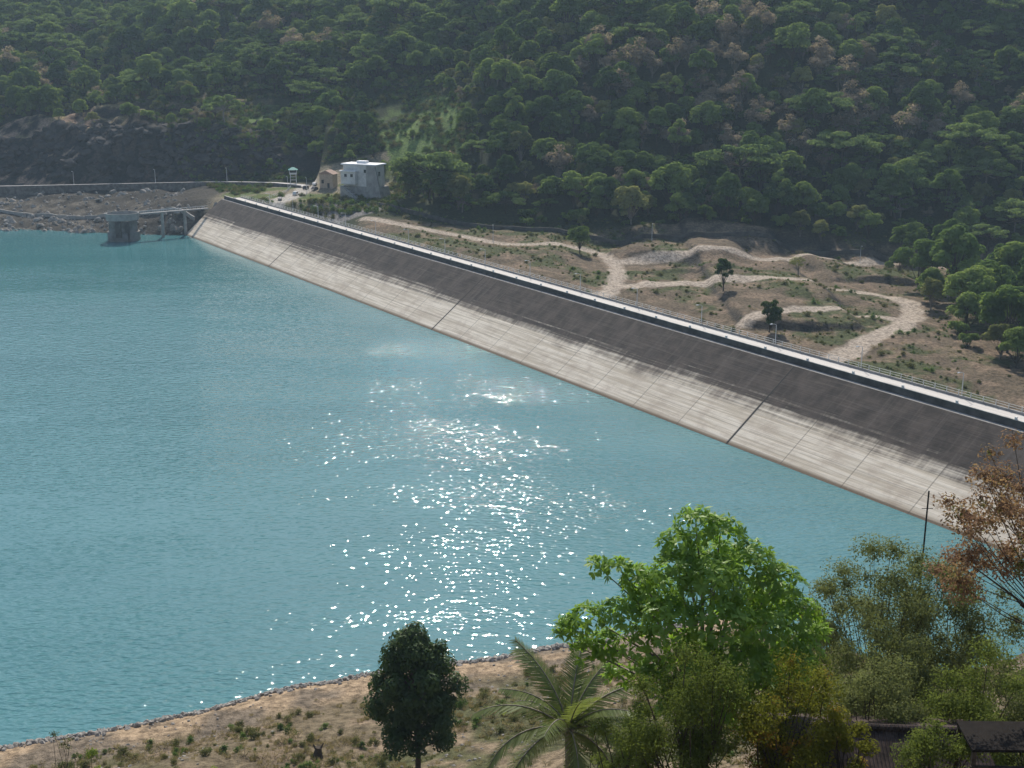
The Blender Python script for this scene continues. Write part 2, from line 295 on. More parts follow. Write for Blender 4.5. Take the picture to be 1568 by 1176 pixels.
def broadleaf(name,H,W,nl,N,leaf,mats,seed,cb=.35,flat=1,trunk=.25,spread=.78,shell=.5,up=.7):
    r=np.random.default_rng(seed); B=Box(); hb=H*cb; cz=(H+hb)/2; ch=(H-hb)/2
    B.tube([(0,0,-1),(r.normal()*.1,0,hb*.5),(0,r.normal()*.2,hb),(0,0,cz)],[trunk*1.3,trunk,trunk*.8,trunk*.35],7)
    lobes=[]
    for i in range(nl):
        u=unit(1,r)[0]; u[2]=abs(u[2])*1.2-.4 if r.random()<.8 else u[2]; rr=spread*(.55+.5*r.random())
        c=np.array([u[0]*W/2*rr,u[1]*W/2*rr,cz+u[2]*ch*rr*flat]); q=W*(.10+.11*r.random()); lobes.append((c,(q,q,q*.75*flat)))
        B.tube([(0,0,hb*(.7+.3*r.random())),tuple((c*.5+np.array([0,0,hb*.5]))),tuple(c)],[trunk*.35,trunk*.2,.04],5,False)
    p,nm,u=lobeleaves(lobes,N,r,shell=shell,up=up); Q=leafquads(p,nm,leaf*(.6+.7*r.random(N)),leaf*.62*(.6+.7*r.random(N)),r)
    return finish(name,B,Q,mats)
def umbrella(name,H,W,N,leaf,mats,seed):
    r=np.random.default_rng(seed); B=Box(); lobes=[]
    B.tube([(0,0,-1),(.3,0,H*.35),(0,.2,H*.6)],[.4,.3,.22],7)
    for i in range(26):
        a=r.random()*6.28; q=(r.random()**.6)*W*.44; c=np.array([math.cos(a)*q,math.sin(a)*q,H*(.93-.34*(q/(W*.5))**2)-r.random()*H*.16])
        k=W*(.07+.08*r.random()); lobes.append((c,(k,k,H*.045))); B.tube([(0,0,H*.5),tuple(c*np.array([.5,.5,1])-np.array([0,0,H*.12])),tuple(c)],[.16,.1,.03],5,False)
    p,nm,u=lobeleaves(lobes,N,r,up=.8,shell=.9,jit=.7,low=-1); return finish(name,B,leafquads(p,nm,leaf*(.6+.7*r.random(N)),leaf*.6,r),mats)
g1=leafmat("forest_leaves_deep",(.045,.085,.030),(.15,.22,.06),.45)
g2=leafmat("forest_leaves_mid",(.075,.125,.036),(.25,.32,.09),.5)
g3=leafmat("forest_leaves_olive",(.13,.145,.055),(.32,.32,.12),.5)
g4=leafmat("forest_leaves_russet",(.20,.165,.13),(.36,.29,.225),.45)
g5=leafmat("albizia_leaves",(.075,.125,.045),(.20,.265,.095),.5)
fsrc=bpy.data.collections.new("forest_sources")
def src(me,coll): o=bpy.data.objects.new(me.name,me); coll.objects.link(o); return o
T=[broadleaf("t0_round",13,12,24,3200,1.0,(bark,g1),1,.15),broadleaf("t1_round",15,13,28,3400,1.05,(bark,g2),2,.18),broadleaf("t2_tall",18,11,24,3200,1.0,(bark,g1),3,.28),
 broadleaf("t3_bright",12,11,22,3000,.95,(bark,g2),4,.12),umbrella("t4_umbrella",17,24,4600,1.05,(bark,g5),5),broadleaf("t5_olive",12,10,18,2300,.85,(palebark,g3),6,.15),
 broadleaf("t6_russet",14,12,22,2000,.75,(palebark,g4),7,.15,shell=.9),broadleaf("t7_narrow",17,7,17,2400,.85,(bark,g2),8,.15),broadleaf("t8_low",6,8,12,1400,.8,(bark,g2),9,.02),umbrella("t9_umbrella",14,17,3000,.95,(palebark,g5),15)]
for me in T: src(me,fsrc)
def scatter(name,pts,scl,rot,idx,coll,tilt=None):
    me=bpy.data.meshes.new(name); me.vertices.add(len(pts)); me.vertices.foreach_set("co",np.asarray(pts,np.float32).ravel())
    a=me.attributes.new("scl",'FLOAT','POINT'); a.data.foreach_set("value",np.asarray(scl,np.float32))
    a=me.attributes.new("rot",'FLOAT_VECTOR','POINT'); rr=np.zeros((len(pts),3),np.float32); rr[:,2]=rot
    if tilt is not None: rr[:,0]=tilt[0]; rr[:,1]=tilt[1]
    a.data.foreach_set("vector",rr.ravel())
    a=me.attributes.new("idx",'INT','POINT'); a.data.foreach_set("value",np.asarray(idx,np.int32))
    o=bpy.data.objects.new(name,me); link(o)
    g=bpy.data.node_groups.new(name+"_nodes",'GeometryNodeTree'); g.interface.new_socket("Geometry",in_out='INPUT',socket_type='NodeSocketGeometry'); g.interface.new_socket("Geometry",in_out='OUTPUT',socket_type='NodeSocketGeometry')
    gi=g.nodes.new('NodeGroupInput'); go=g.nodes.new('NodeGroupOutput'); ip=g.nodes.new('GeometryNodeInstanceOnPoints'); ci=g.nodes.new('GeometryNodeCollectionInfo')
    ci.inputs['Collection'].default_value=coll; ci.inputs['Separate Children'].default_value=True; ci.inputs['Reset Children'].default_value=True
    def na(nm,ty): k=g.nodes.new('GeometryNodeInputNamedAttribute'); k.data_type=ty; k.inputs[0].default_value=nm; return [q for q in k.outputs if q.enabled and q.name=='Attribute'][0]
    l=g.links.new; l(gi.outputs[0],ip.inputs['Points']); l(ci.outputs[0],ip.inputs['Instance']); ip.inputs['Pick Instance'].default_value=True
    l(na('idx','INT'),ip.inputs['Instance Index']); l(na('scl','FLOAT'),ip.inputs['Scale']); l(na('rot','FLOAT_VECTOR'),ip.inputs['Rotation']); l(ip.outputs[0],go.inputs[0])
    md=o.modifiers.new("scatter",'NODES'); md.node_group=g; return o
# forest placement
st=7.8; fx,fy=np.meshgrid(np.arange(-560,520,st),np.arange(540,1080,st)); fx=fx.ravel()+rng.uniform(-.48,.48,fx.size)*st; fy=fy.ravel()+rng.uniform(-.48,.48,fy.size)*st
fz=Hf(fx,fy); keep=(np.abs(fx)<fy*.47+30)
yb=np.interp(fx,[-1500,-290,-200,-150,-110,-62,-50,-30,0,60,180,300,1500],[770,740,708,694,676,630,592,568,554,542,546,522,522])
keep&=fy>yb+4*vnoise(fx,fy,20,3)
keep&=~((inpoly(fx,fy,GREEN)|inpoly(fx,fy,GREEN2))&(rng.random(len(fx))<.95)); bmk=brownmask(fx,fy); keep&=~(rng.random(len(fx))<bmk*.8)
keep&=fy<np.interp(fx,[-560,-300,0,200,520],[1080,1040,900,840,800])
fx,fy,fz,yb=fx[keep],fy[keep],fz[keep],yb[keep]
N=len(fx); pn=fbm(fx,fy,70,91,3); pr=rng.random(N)
idx=rng.choice([0,1,2,3,5,7],N,p=[.22,.22,.11,.19,.19,.07])
idx=np.where((pn>.1)&(pr<.16),4,idx); idx=np.where((pn>.0)&(pr>.78),9,idx); idx=np.where((pr>.4)&(pr<.425),4,idx)
rus=np.exp(-(((fx-125)/80)**2+((fy-655)/52)**2))+.06; idx=np.where(rng.random(N)<rus*.55,6,idx)
scl=rng.choice([.55,.75,1.0,1.25,1.55],N,p=[.22,.28,.26,.17,.07])*rng.uniform(.88,1.12,N)
near=inpoly(fx,fy,[(-105,730),(-20,730),(-5,600),(-62,596)]); scl=np.where(near,scl*.62,scl)
front=fy<yb+14; idx=np.where(front&(rng.random(N)<.4),8,idx)
scatter("hillside_forest",np.stack([fx,fy,fz-.8],1),scl,rng.random(N)*6.28,idx,fsrc,(rng.normal(size=N)*.06,rng.normal(size=N)*.06))
# scrub
bsrc=bpy.data.collections.new("scrub_sources")
scrub=leafmat("scrub_leaves",(.07,.08,.03),(.17,.17,.065),.35); dry=leafmat("dry_grass",(.20,.16,.08),(.36,.29,.16),.3)
def bush(name,seed,N=260,mats=None,leaf=.26):
    r=np.random.default_rng(seed); B=Box(); lobes=[(np.array([r.normal()*.5,r.normal()*.5,.35+.4*r.random()]),(.5+.3*r.random(),)*3) for _ in range(5)]
    for l in lobes: B.tube([(0,0,-.3),tuple(l[0])],[.04,.015],4,False)
    p,nm,u=lobeleaves(lobes,N,r,low=-.9,shell=.8); return finish(name,B,leafquads(p,nm,leaf,leaf*.6,r),mats)
def tuft(name,seed,mats,N=60,h=.7):
    r=np.random.default_rng(seed); B=Box(); B.tube([(0,0,-.1),(0,0,.05)],[.02,.02],4,False); a=r.random(N)*6.28; q=r.random(N)**.5*.35; c0=np.stack([np.cos(a)*q,np.sin(a)*q,np.zeros(N)],1)
    u=norm(np.stack([np.cos(a)*.5,np.sin(a)*.5,np.ones(N)],1)+.3*unit(N,r)); hh=h*(.5+.5*r.random(N)); nm=norm(np.cross(u,unit(N,r)))
    return finish(name,B,leafquads(c0+u*hh[:,None]/2,nm,hh,.06,r,u=u),mats)
for me in (bush("s0_bush",1,mats=(bark,scrub)),bush("s1_bush",2,mats=(bark,g1)),tuft("s2_tuft",3,(bark,dry)),tuft("s3_tuft",4,(bark,scrub)),bush("s4_dry",5,200,(bark,dry),.16)): src(me,bsrc)
def place(n_,x0,x1,y0,y1,cond): 
    x=rng.uniform(x0,x1,n_); y=rng.uniform(y0,y1,n_); k=cond(x,y); x,y=x[k],y[k]; return x,y,Hf(x,y)
def notroad(x,y):
    k=np.ones(x.shape,bool)
    for p,wd in ROADS: k&=polyd(x,y,p)>wd+1
    return k
x,y,z=place(9000,-60,235,330,560,lambda x,y:(sw(x,y)[1]>36)&notroad(x,y)&(fbm(x,y,18,71,4)+rng.normal(size=x.shape)*.12>.0)&(np.abs(x)<.47*y))
scatter("valley_scrub",np.stack([x,y,z-.15],1),rng.uniform(.25,.9,len(x))*rng.choice([1,1.8],len(x),p=[.85,.15]),rng.random(len(x))*6.28,rng.choice([0,1,3,4],len(x),p=[.4,.2,.25,.15]),bsrc)
x,y,z=place(11000,-330,-20,560,770,lambda x,y:(polyd(x,y,ACC[0])>6)&(Hf(x,y)>3)&(sw(x,y)[1]>32)&((x<-125)|(y>655)|(y<600)|(x>-60))&(fbm(x,y,15,66,3)>-.12))
scatter("abutment_scrub",np.stack([x,y,z-.2],1),rng.uniform(.6,2.4,len(x)),rng.random(len(x))*6.28,rng.choice([0,1,4],len(x),p=[.45,.45,.1]),bsrc)
def fgc(x,y): return (np.abs(x)<.5*y+3)
x,y,z=place(26000,-75,100,60,186,lambda x,y:(shore(x)-y>7+rng.random(x.shape)*8)&fgc(x,y)&(fbm(x,y,10,55,3)+rng.normal(size=x.shape)*.2>.0))
scatter("bank_grass",np.stack([x,y,z],1),rng.uniform(.3,.9,len(x)),rng.random(len(x))*6.28,rng.choice([2,3,4,0,1],len(x),p=[.46,.22,.15,.1,.07]),bsrc)
# rocks
rsrc=bpy.data.collections.new("rock_sources"); rockm=simple("grey_rock",(.30,.275,.24),.95,.4,.8); drock=simple("dark_cliff_rock",(.055,.05,.046),.95,.4,.5)
csrc=bpy.data.collections.new("cliff_rock_sources")
for i in range(8):
    bm=bmesh.new(); bmesh.ops.create_icosphere(bm,subdivisions=2,radius=.5); r=np.random.default_rng(50+i)
    ax_=[Vector(unit(1,r)[0]) for _ in range(9)]
    for v in bm.verts:
        for a in ax_:
            dd=v.co.dot(a); 
            if dd>.28: v.co-=a*(dd-.28)
        v.co.z*=.75; v.co.x*=1.2
    me=bpy.data.meshes.new("r%d"%i); bm.to_mesh(me); me.materials.append(rockm if i<4 else drock); src(me,rsrc if i<4 else csrc)
xx=rng.uniform(-75,100,5600); yy=shore(xx)-rng.normal(.8,1.1,len(xx)); k=sw(xx,yy)[1]<-.5; xx,yy=xx[k],yy[k]
scatter("shore_riprap",np.stack([xx,yy,Hf(xx,yy)+.02],1),rng.uniform(.25,1.1,len(xx)),rng.random(len(xx))*6.28,rng.integers(0,4,len(xx)),rsrc,(rng.random(len(xx))*3,rng.random(len(xx))*3))
xx,yy,zz=place(3600,-320,-120,560,668,lambda x,y:(Hf(x,y)>-1.5)&(Hf(x,y)<13)&(polyd(x,y,ACC[0])>7)&((x<-142)|(y>560))&(sw(x,y)[0]<2)&(rng.random(x.shape)<np.where(Hf(x,y)<3.5,1,.3)))
scatter("bank_boulders",np.stack([xx,yy,zz],1),rng.uniform(.8,1,len(xx))*rng.choice([1.2,2.4,4.4],len(xx),p=[.5,.33,.17]),rng.random(len(xx))*6.28,rng.integers(0,4,len(xx)),rsrc,(rng.random(len(xx)),rng.random(len(xx))))
xx,yy,zz=place(1500,-330,-112,675,725,lambda x,y:(Hf(x,y)>15)&(Hf(x,y)<44))
scatter("cliff_outcrops",np.stack([xx,yy,zz-1],1),rng.uniform(2.5,8.5,len(xx)),rng.random(len(xx))*6.28,rng.integers(0,4,len(xx)),csrc,(rng.random(len(xx))*.5,rng.random(len(xx))*.5))
xx,yy,zz=place(4200,-75,110,100,182,lambda x,y:(shore(x)-y>4)&fgc(x,y)&((x>40)|(fbm(x,y,14,88,3)>-.03)))
scatter("slope_stones",np.stack([xx,yy,zz],1),rng.uniform(.12,.6,len(xx)),rng.random(len(xx))*6.28,rng.integers(0,4,len(xx)),rsrc)
def H1(x,y): return float(Hf(np.array([x]),np.array([y]))[0])
# ------------------------------------------------------------ standing trees by the dam
def put(name,me,x,y,s=1,rz=0,dz=-.3):
    o=bpy.data.objects.new(name,me); o.location=(x,y,H1(x,y)+dz); o.scale=(s,)*3; o.rotation_euler=(0,0,rz); return link(o)
gd=leafmat("dark_tree_leaves",(.035,.065,.023),(.08,.125,.035),.35)
cyp=broadleaf("column_tree",14,7,20,5200,.6,(bark,gd),21,.22,spread=.8); jack=broadleaf("small_round_tree",12,8,20,5000,.55,(bark,gd),22,.1)
put("column_tree",cyp,76,438); put("round_tree",jack,82,384); put("valley_tree",T[1],28,508,.85); put("sparse_tree",broadleaf("sparse_tree",9,8,12,1200,.45,(palebark,g3),23,.3,shell=.9),111,474)
for i,(x,y,s,k) in enumerate([(172,532,1.3,1),(158,474,1.7,0),(165,456,1.7,2),(154,448,1.1,3),(170,430,1.6,0),(156,416,1.4,1),(176,410,1.6,2),(166,390,1.6,0),(155,376,1.5,1),(150,356,1.1,3),(170,360,1.6,0),(150,338,.9,8),(185,445,1.7,1),(186,395,1.7,0),(158,346,1.3,3),(178,500,1.5,2),(190,470,1.6,0),(160,505,1.0,3),(168,340,1.4,1),(182,365,1.5,2),(146,395,1.0,8),(144,380,.9,8),(176,486,1.5,1),(168,445,1.5,3),(178,376,1.5,1),(163,402,1.5,0),(150,434,1.1,5),(149,366,1.1,5),(162,424,1.3,1),(152,404,1.2,3),(160,332,1.2,0),(176,330,1.3,2)]):
    put("broadleaf_tree",T[k],x,y,s,i*1.3)
for i,(x,y,s,k) in enumerate([(-130,672,.5,3),(-75,655,.6,2),(-145,678,.45,1),(-92,664,.6,8),(-84,650,.6,3),(-190,704,.7,3),(-214,708,.8,1),(-170,698,.7,0),(-240,722,.8,5),(-262,730,.7,3),(-105,672,.7,1),(-118,680,.8,0),(-50,598,.55,8),(-42,592,.55,0),(-30,582,.6,1),(-52,660,.5,3),(-44,640,.45,1)]):
    put("roadside_tree",T[k],x,y,s,i*1.7)
# ------------------------------------------------------------ structures at the abutment
white=simple("white_wall_paint",(.60,.59,.56),.8,.15,.5); glass=simple("dark_window",(.02,.025,.03),.2,.1); roofw=simple("pale_roof_sheet",(.75,.76,.77),.5,.08,.6); teal=simple("green_roof_sheet",(.08,.34,.29),.5,.1)
GH=empty("spillway_gatehouse",(-71,598,H1(-71,590)+5),R(-24))
B=Box(); B.box(-9,9,-4,4,1,11); B.box(-9.0,-1,-6.5,-4.003,2,8); B.obj("walls",white,GH,bevel=.08)
B=Box(); B.box(-9.8,9.8,-4.8,4.8,11.003,11.6); B.box(-9.6,-.5,-7.1,-4.81,8.003,8.45); B.box(-3,2,-1.5,1.5,11.603,12.8); B.obj("roof",roofw,GH,bevel=.06)
B=Box()
for x in (-7,-3.6): B.box(x,x+1.4,-6.53,-6.4,5.5,6.9)
B.box(2.4,3.6,-4.03,-3.9,7.5,9); B.box(7.9,9.03,-2,0,6,8); B.obj("windows",glass,GH)
B=Box(); B.prism([(4.2,-16),(4.2,10.9),(8.9,10.9),(14.5,-16)],-5.0,-4.05); B.prism([(4.2,-16),(4.2,.95),(10.8,.95),(14.5,-16)],-3.9,4.6); B.prism([(-9,-10),(-9,.95),(4.15,.95),(4.15,-10)],-4.3,4.3); B.obj("piers",midc,GH)
B=Box()
for i in range(14): B.box(-7+i*1.25,-7+(i+1)*1.25,-10.5,-7.2,-12-.9*i,1.6-.9*i)
B.obj("stairs",midc,GH)
B=Box(); B.tube([(-7,-10.6,2.7),(9,-10.6,-8.8)],.07,6)
for i in range(13): B.tube([(-6.5+i*1.25,-10.6,1.3-.9*i),(-6.5+i*1.25,-10.6,2.4-.9*i)],.05,5)
B.obj("handrail",steel,GH)
HH=empty("hoist_house",(-91,618,H1(-91,618)),R(-15)); B=Box(); B.box(-3.5,3.5,-3,3,-1,6.5); B.obj("walls",simple("tan_render",(.42,.33,.25),.9,.15),HH,bevel=.05)
B=Box(); B.prism([(-4.2,6.503),(0,8.4),(4.2,6.503)],-3.6,3.6); B.obj("roof",simple("rust_roof",(.30,.20,.15),.8,.2),HH); B=Box(); B.box(-2.5,-1.2,-3.03,-2.9,2,3.8); B.box(.6,1.8,-3.03,-2.9,-.2,2.2); B.obj("openings",glass,HH)
GT=empty("guard_tower",(-114,650,H1(-114,650)+1),R(10)); B=Box()
for x in (-1.4,1.4):
    for y in (-1.4,1.4): B.tube([(x*1.15,y*1.15,-2),(x,y,4.6)],.16,6)
for zz in (1.6,3.2): B.box(-1.55,1.55,-1.5,-1.4,zz,zz+.12); B.box(-1.55,1.55,1.4,1.5,zz,zz+.12)
B.obj("legs",white,GT); B=Box(); B.box(-1.9,1.9,-1.9,1.9,4.6,5.5); 
for x in (-1.8,1.8):
    for y in (-1.8,1.8): B.box(x-.1,x+.1,y-.1,y+.1,5.5,6.9)
B.obj("cabin",white,GT); B=Box(); B.box(-1.6,1.6,-1.6,1.6,5.45,6.85); B.obj("glazing",glass,GT); B=Box(); B.box(-2.5,2.5,-2.5,2.5,6.9,8.1,1.9,1.9); B.obj("roof",teal,GT)
IT=empty("intake_tower",(-177,562,0),0); B=Box(); B.tube([(0,0,-10),(0,0,4),(0,0,4.02),(0,0,9.5)],[7.2,7.2,6.4,6.2],32); 
B.obj("drum",simple("stained_concrete",(.17,.165,.155),.9,.3,.3),IT); B=Box()
nn=40
for k in range(nn):
    a0=2*math.pi*k/nn;a1=2*math.pi*(k+1)/nn
    b=len(B.v)
    for zz in (9.4,12.4):
        for rr in (7.3,6.9):
            for a in (a0,a1): B.v.append((rr*math.cos(a),rr*math.sin(a),zz))
    B.f+=[(b,b+1,b+5,b+4),(b+3,b+2,b+6,b+7),(b+4,b+5,b+7,b+6),(b+1,b,b+2,b+3)]
B.obj("ring_wall",midc,IT); B=Box(); B.box(-1.2,1.2,-7.9,-7.0,2,9.4); B.box(3,4.4,-6.2,-5.2,-2,9.2); B.obj("trash_rack_guides",darkc,IT)
FB=empty("footbridge",(-170,565,0),math.atan2(20,26)); B=Box(); B.box(0,33,-1.1,1.1,11.2,11.7); B.box(10,11,-.7,.7,-8,11.2); B.box(21,22,-.7,.7,-2,11.2); B.obj("deck",midc,FB); B=Box()
for y in (-1.05,1.05):
    B.box(0,33,y-.04,y+.04,12.6,12.7)
    for x in np.arange(0,33,2.2): B.box(x-.04,x+.04,y-.04,y+.04,11.7,12.6)
B.obj("railing",steel,FB)
def wall(name,pts,h,t,mat,lift=0,post=0):
    P=smooth(pts,8); V=[];F=[]
    for i,p in enumerate(P):
        tg=P[min(i+1,len(P)-1)]-P[max(i-1,0)]; tg/=np.linalg.norm(tg); nn_=np.array([-tg[1],tg[0]]); z0=H1(*p)+lift
        for q,zz in ((-t/2,z0-4),(-t/2,z0+h),(t/2,z0+h),(t/2,z0-4)): V.append((p[0]+nn_[0]*q,p[1]+nn_[1]*q,zz))
    for i in range(len(P)-1):
        for k in range(3): F.append((4*i+k,4*i+k+1,4*i+4+k+1,4*i+4+k))
    F+=[(0,1,2,3),(len(V)-4,len(V)-1,len(V)-2,len(V)-3)]
    e=empty(name); me=bpy.data.meshes.new("wall_body"); me.from_pydata(V,[],F); me.materials.append(mat); link(bpy.data.objects.new("wall_body",me),e)
    if post:
        B=Box()
        for p in P[::2]: z0=H1(*p)+lift+h; B.box(p[0]-.1,p[0]+.1,p[1]-.1,p[1]+.1,z0,z0+post)
        B.obj("posts",mat,e)
    return e
wall("retaining_wall",[(-62,572),(-40,556),(-8,548),(25,538),(61,531),(110,533),(172,535),(215,508),(240,505)],1.8,.6,darkc,0,1.0)
wall("shore_wall",[(-300,628),(-262,622),(-225,612),(-200,606),(-165,592),(-150,584)],1.6,.8,midc)
# access road on its retaining embankment, left bank
RP=smooth([(-460,680,11.5),(-340,672,12),(-282,668,12.6),(-246,666,13.4),(-199,660,15),(-155,652,16.6),(-124,648,16.6),(-106,640,16.0)],8)
V=[];F=[];k=6
for i,p in enumerate(RP):
    tg=RP[min(i+1,len(RP)-1)][:2]-RP[max(i-1,0)][:2]; tg=tg/np.linalg.norm(tg); q=np.array([tg[1],-tg[0]])
    for off,zz in ((4.6,-8),(4.3,.7),(4.0,.7),(4.0,0),(-4.6,0),(-5.6,-5)): V.append((p[0]+q[0]*off,p[1]+q[1]*off,p[2]+zz))
for i in range(len(RP)-1): F+=[(k*i+j,k*i+j+1,k*i+k+j+1,k*i+k+j) for j in range(k-1)]
ar=empty("access_road"); mm=bpy.data.meshes.new("road_and_wall"); mm.from_pydata(V,[],F); mm.materials.append(simple("stone_masonry",(.13,.12,.11),.9,.4,.6)); mm.materials.append(simple("worn_asphalt",(.48,.46,.44),.9,.15,.3))
for f_ in mm.polygons: f_.material_index=1 if f_.index%(k-1)in(1,2,3) else 0
link(bpy.data.objects.new("road_and_wall",mm),ar)
for x,y,zz in ((-8,520,None),(60,528,None),(-150,656,16.5),(-190,664,15),(-236,671,13.3),(-280,674,12.3),(150,528,None),(-100,606,None),(-112,622,None)): lamp(None,(x,y,H1(x,y) if zz is None else zz),7)
def car(x,y,rz,col,van=False):
    e=empty("parked_car",(x,y,H1(x,y)+.05),rz); paint=simple("car_paint",col,.3,.05,1,.5); h=1.95 if van else 1.5
    prof=[(-2.2,.35),(-2.25,.85),(-1.9,1.0),(-1.45,h-.08),(-1.2,h),(.5 if not van else 1.2,h),(1.25 if not van else 1.7,1.0),(2.1,.85),(2.25,.6),(2.2,.35)]
    B=Box(); B.prism(prof,-.86,.86); B.obj("body",paint,e,bevel=.06)
    B=Box(); B.prism([(-1.35,1.02),(-1.15,h-.14),(.45,h-.14),(1.1,1.02)],-.875,.875); B.obj("windows",glass,e)
    B=Box()
    for wx in (-1.4,1.4):
        for wy in (-.78,.78): B.tube([(wx,wy-.1,.33),(wx,wy+.1,.33)],.33,14)
    B.obj("wheels",simple("tyre",(.02,.02,.02),.8,.1),e)
car(-104,628,1.3,(.03,.03,.035),True); car(-98.5,622,1.5,(.5,.5,.5)); car(-101,640,1.8,(.04,.05,.08)); car(-97,612,1.2,(.05,.04,.04)); car(-105,603,1.4,(.55,.55,.53),True); car(-109,583,1.7,(.06,.06,.07))
FN=empty("plateau_fence"); B=Box(); P=smooth([(-116,572),(-116,590),(-112,612),(-113,636)],8)
for p in P: z0=H1(*p); B.box(p[0]-.07,p[0]+.07,p[1]-.07,p[1]+.07,z0,z0+1.3)
B.tube([(p[0],p[1],H1(*p)+1.15) for p in P],.06,5); B.tube([(p[0],p[1],H1(*p)+.6) for p in P],.05,5); B.obj("rails",white,FN)
# ------------------------------------------------------------ foreground vegetation
jl=leafmat("jackfruit_leaves",(.022,.044,.014),(.06,.10,.026),.3,.02,pscale=.6)
r=np.random.default_rng(77); B=Box(); zb=H1(-9.7,112)
B.tube([(0,0,-.6),(.1,0,2),(-.05,.1,5),(0,0,11)],[.34,.27,.24,.1],9); lobes=[]
for i in range(64):
    t=i/63; zz=4.2+t*11.6; w=5.2*math.sin(math.pi*min(1,(t*.82+.18)))**.5; a=i*2.4; q=w*(.35+.5*r.random())
    c=np.array([math.cos(a)*q,math.sin(a)*q,zz]); lobes.append((c,(.9+.6*r.random(),)*3)); B.tube([(0,0,zz*.72),tuple(c)],[.1,.03],5,False)
p,nm,u=lobeleaves(lobes,26000,r,low=-.9,shell=.7,jit=.7); o=bpy.data.objects.new("round_bank_tree",finish("round_bank_tree",B,leafquads(p,nm,.38,.24,r),(bark,jl))); o.location=(-9.7,112,zb); link(o)
ml=leafmat("bright_leaves",(.08,.18,.022),(.29,.43,.055),.5,.03,pscale=.5)
def rosettes(lobes,NR,per,Ln,Wd,r,droop=.3):
    p,nm,u=lobeleaves(lobes,NR,r,low=-.55,shell=.45,jit=.4); ax_=norm(u+np.array([0,0,.6]))
    c=np.repeat(p,per,0); a=np.repeat(ax_,per,0); t=norm(np.cross(a,unit(len(c),r))); dirv=norm(t+a*(r.random((len(c),1))*.9-.15)-np.array([0,0,droop])); nmm=norm(a-dirv*np.sum(a*dirv,1,keepdims=True)+.25*unit(len(c),r))
    Lr=Ln*(.65+.6*r.random(len(c))); return leafquads(c+dirv*(Lr*.55)[:,None],nmm,Lr,Wd*(.8+.4*r.random(len(c))),r,u=dirv)
r=np.random.default_rng(99); zb=H1(8,46); B=Box()
def L3(x,z,y,q): return (np.array([x-8,y-46,z-zb]),(q,q,q*.8))
spec=[(7.3,66.7,46,.9),(6.6,66.0,45.5,.8),(8.4,66.1,46.5,1.0),(6.4,65.0,45,1.1),(9.6,65.0,46,1.1),(7.8,65,44.6,1.2),(10.7,64.1,46,1.1),(11.6,63.0,45.5,.9),(5.2,64.2,46,.9),(4.3,64.8,45.8,.6),(3.4,64.9,46,.5),(4.4,63.2,45,.9),(3.1,62.9,45.5,.8),(2.3,62.3,45.8,.6),(2.9,61.4,45.6,.6),(6.2,63.4,44.2,1.2),(8.2,63.6,43.8,1.3),(10,63,44.3,1.1),(5.2,62,45,1.0),(3.8,61.4,46,.8),(7,61.9,44.4,1.1),(9.3,61.6,44.2,1.2),(11.4,61.6,45,1.0),(8.5,64,48,1.4),(6,62.5,48,1.3),(10.6,62.4,48,1.3),(12.4,61.9,46,.6),(8,60.6,45,1.2),(10.3,60,45,1.0),(5.8,60.4,45.6,.8),(4.4,60.0,46,.7),(6.8,59.2,45.5,1.0),(8.8,58.6,45.8,1.1),(11.6,60.2,46.4,.9)]
lobes=[L3(*q) for q in spec]
B.tube([(0,0,-1),(-.1,0,3),(.1,.1,6.5)],[.35,.3,.22],9)
for c,_ in lobes: B.tube([(0,0,5.5),tuple(c*np.array([.45,.45,.75])+np.array([0,0,1.0])),tuple(c)],[.12,.07,.02],5,False)
Q=rosettes(lobes,2100,10,.34,.115,r)
o=bpy.data.objects.new("mango_tree",finish("mango_tree",B,Q,(palebark,ml))); o.location=(8,46,zb); link(o)
def feathery(name,x,y,zt,zb_,W,N,leaf,mat,seed,nl=22,bk=bark,openness=.9,lob=.15,root=(0,0),fork=.45,br=1):
    """multi-limbed small-leaved tree: crown between heights zb_ and zt, root offset, limbs leave a fork"""
    r=np.random.default_rng(seed); g=H1(x+root[0],y+root[1]); B=Box(); lobes=[]; rt=np.array([root[0],root[1],0.])
    fk=np.array([root[0]*.4,root[1]*.4,max(.6,(zb_-g)*fork+(zt-zb_)*.1)])
    B.tube([tuple(rt-np.array([0,0,.6])),tuple((rt+fk)/2+r.normal(size=3)*.08),tuple(fk)],[.16,.12,.09],7,False)
    for i in range(nl):
        a=i*2.4+r.random(); q=W/2*(r.random()**.55)*.85; zz=(zb_-g)+(zt-zb_)*r.random()*(1-.45*(q/(W/2))**2); s=W*lob*(.6+.7*r.random()); c=np.array([math.cos(a)*q,math.sin(a)*q*.8,zz-s*.3]); lobes.append((c,(s,s,s*.75)))
        m1=(fk+c)/2+np.array([0,0,-.1])+r.normal(size=3)*.25; B.tube([tuple(fk),tuple(m1),tuple(c),tuple(c+np.array([c[0]*.1,c[1]*.1,s*.7]))],[.05*br,.03*br,.014*br,.006],5,False)
    p,nm,u=lobeleaves(lobes,N,r,low=-1,shell=openness,jit=.9,up=.7); o=bpy.data.objects.new(name,finish(name,B,leafquads(p,nm,leaf*(.6+.8*r.random(N)),leaf*.5,r),(bk,mat))); o.location=(x,y,g); return link(o)
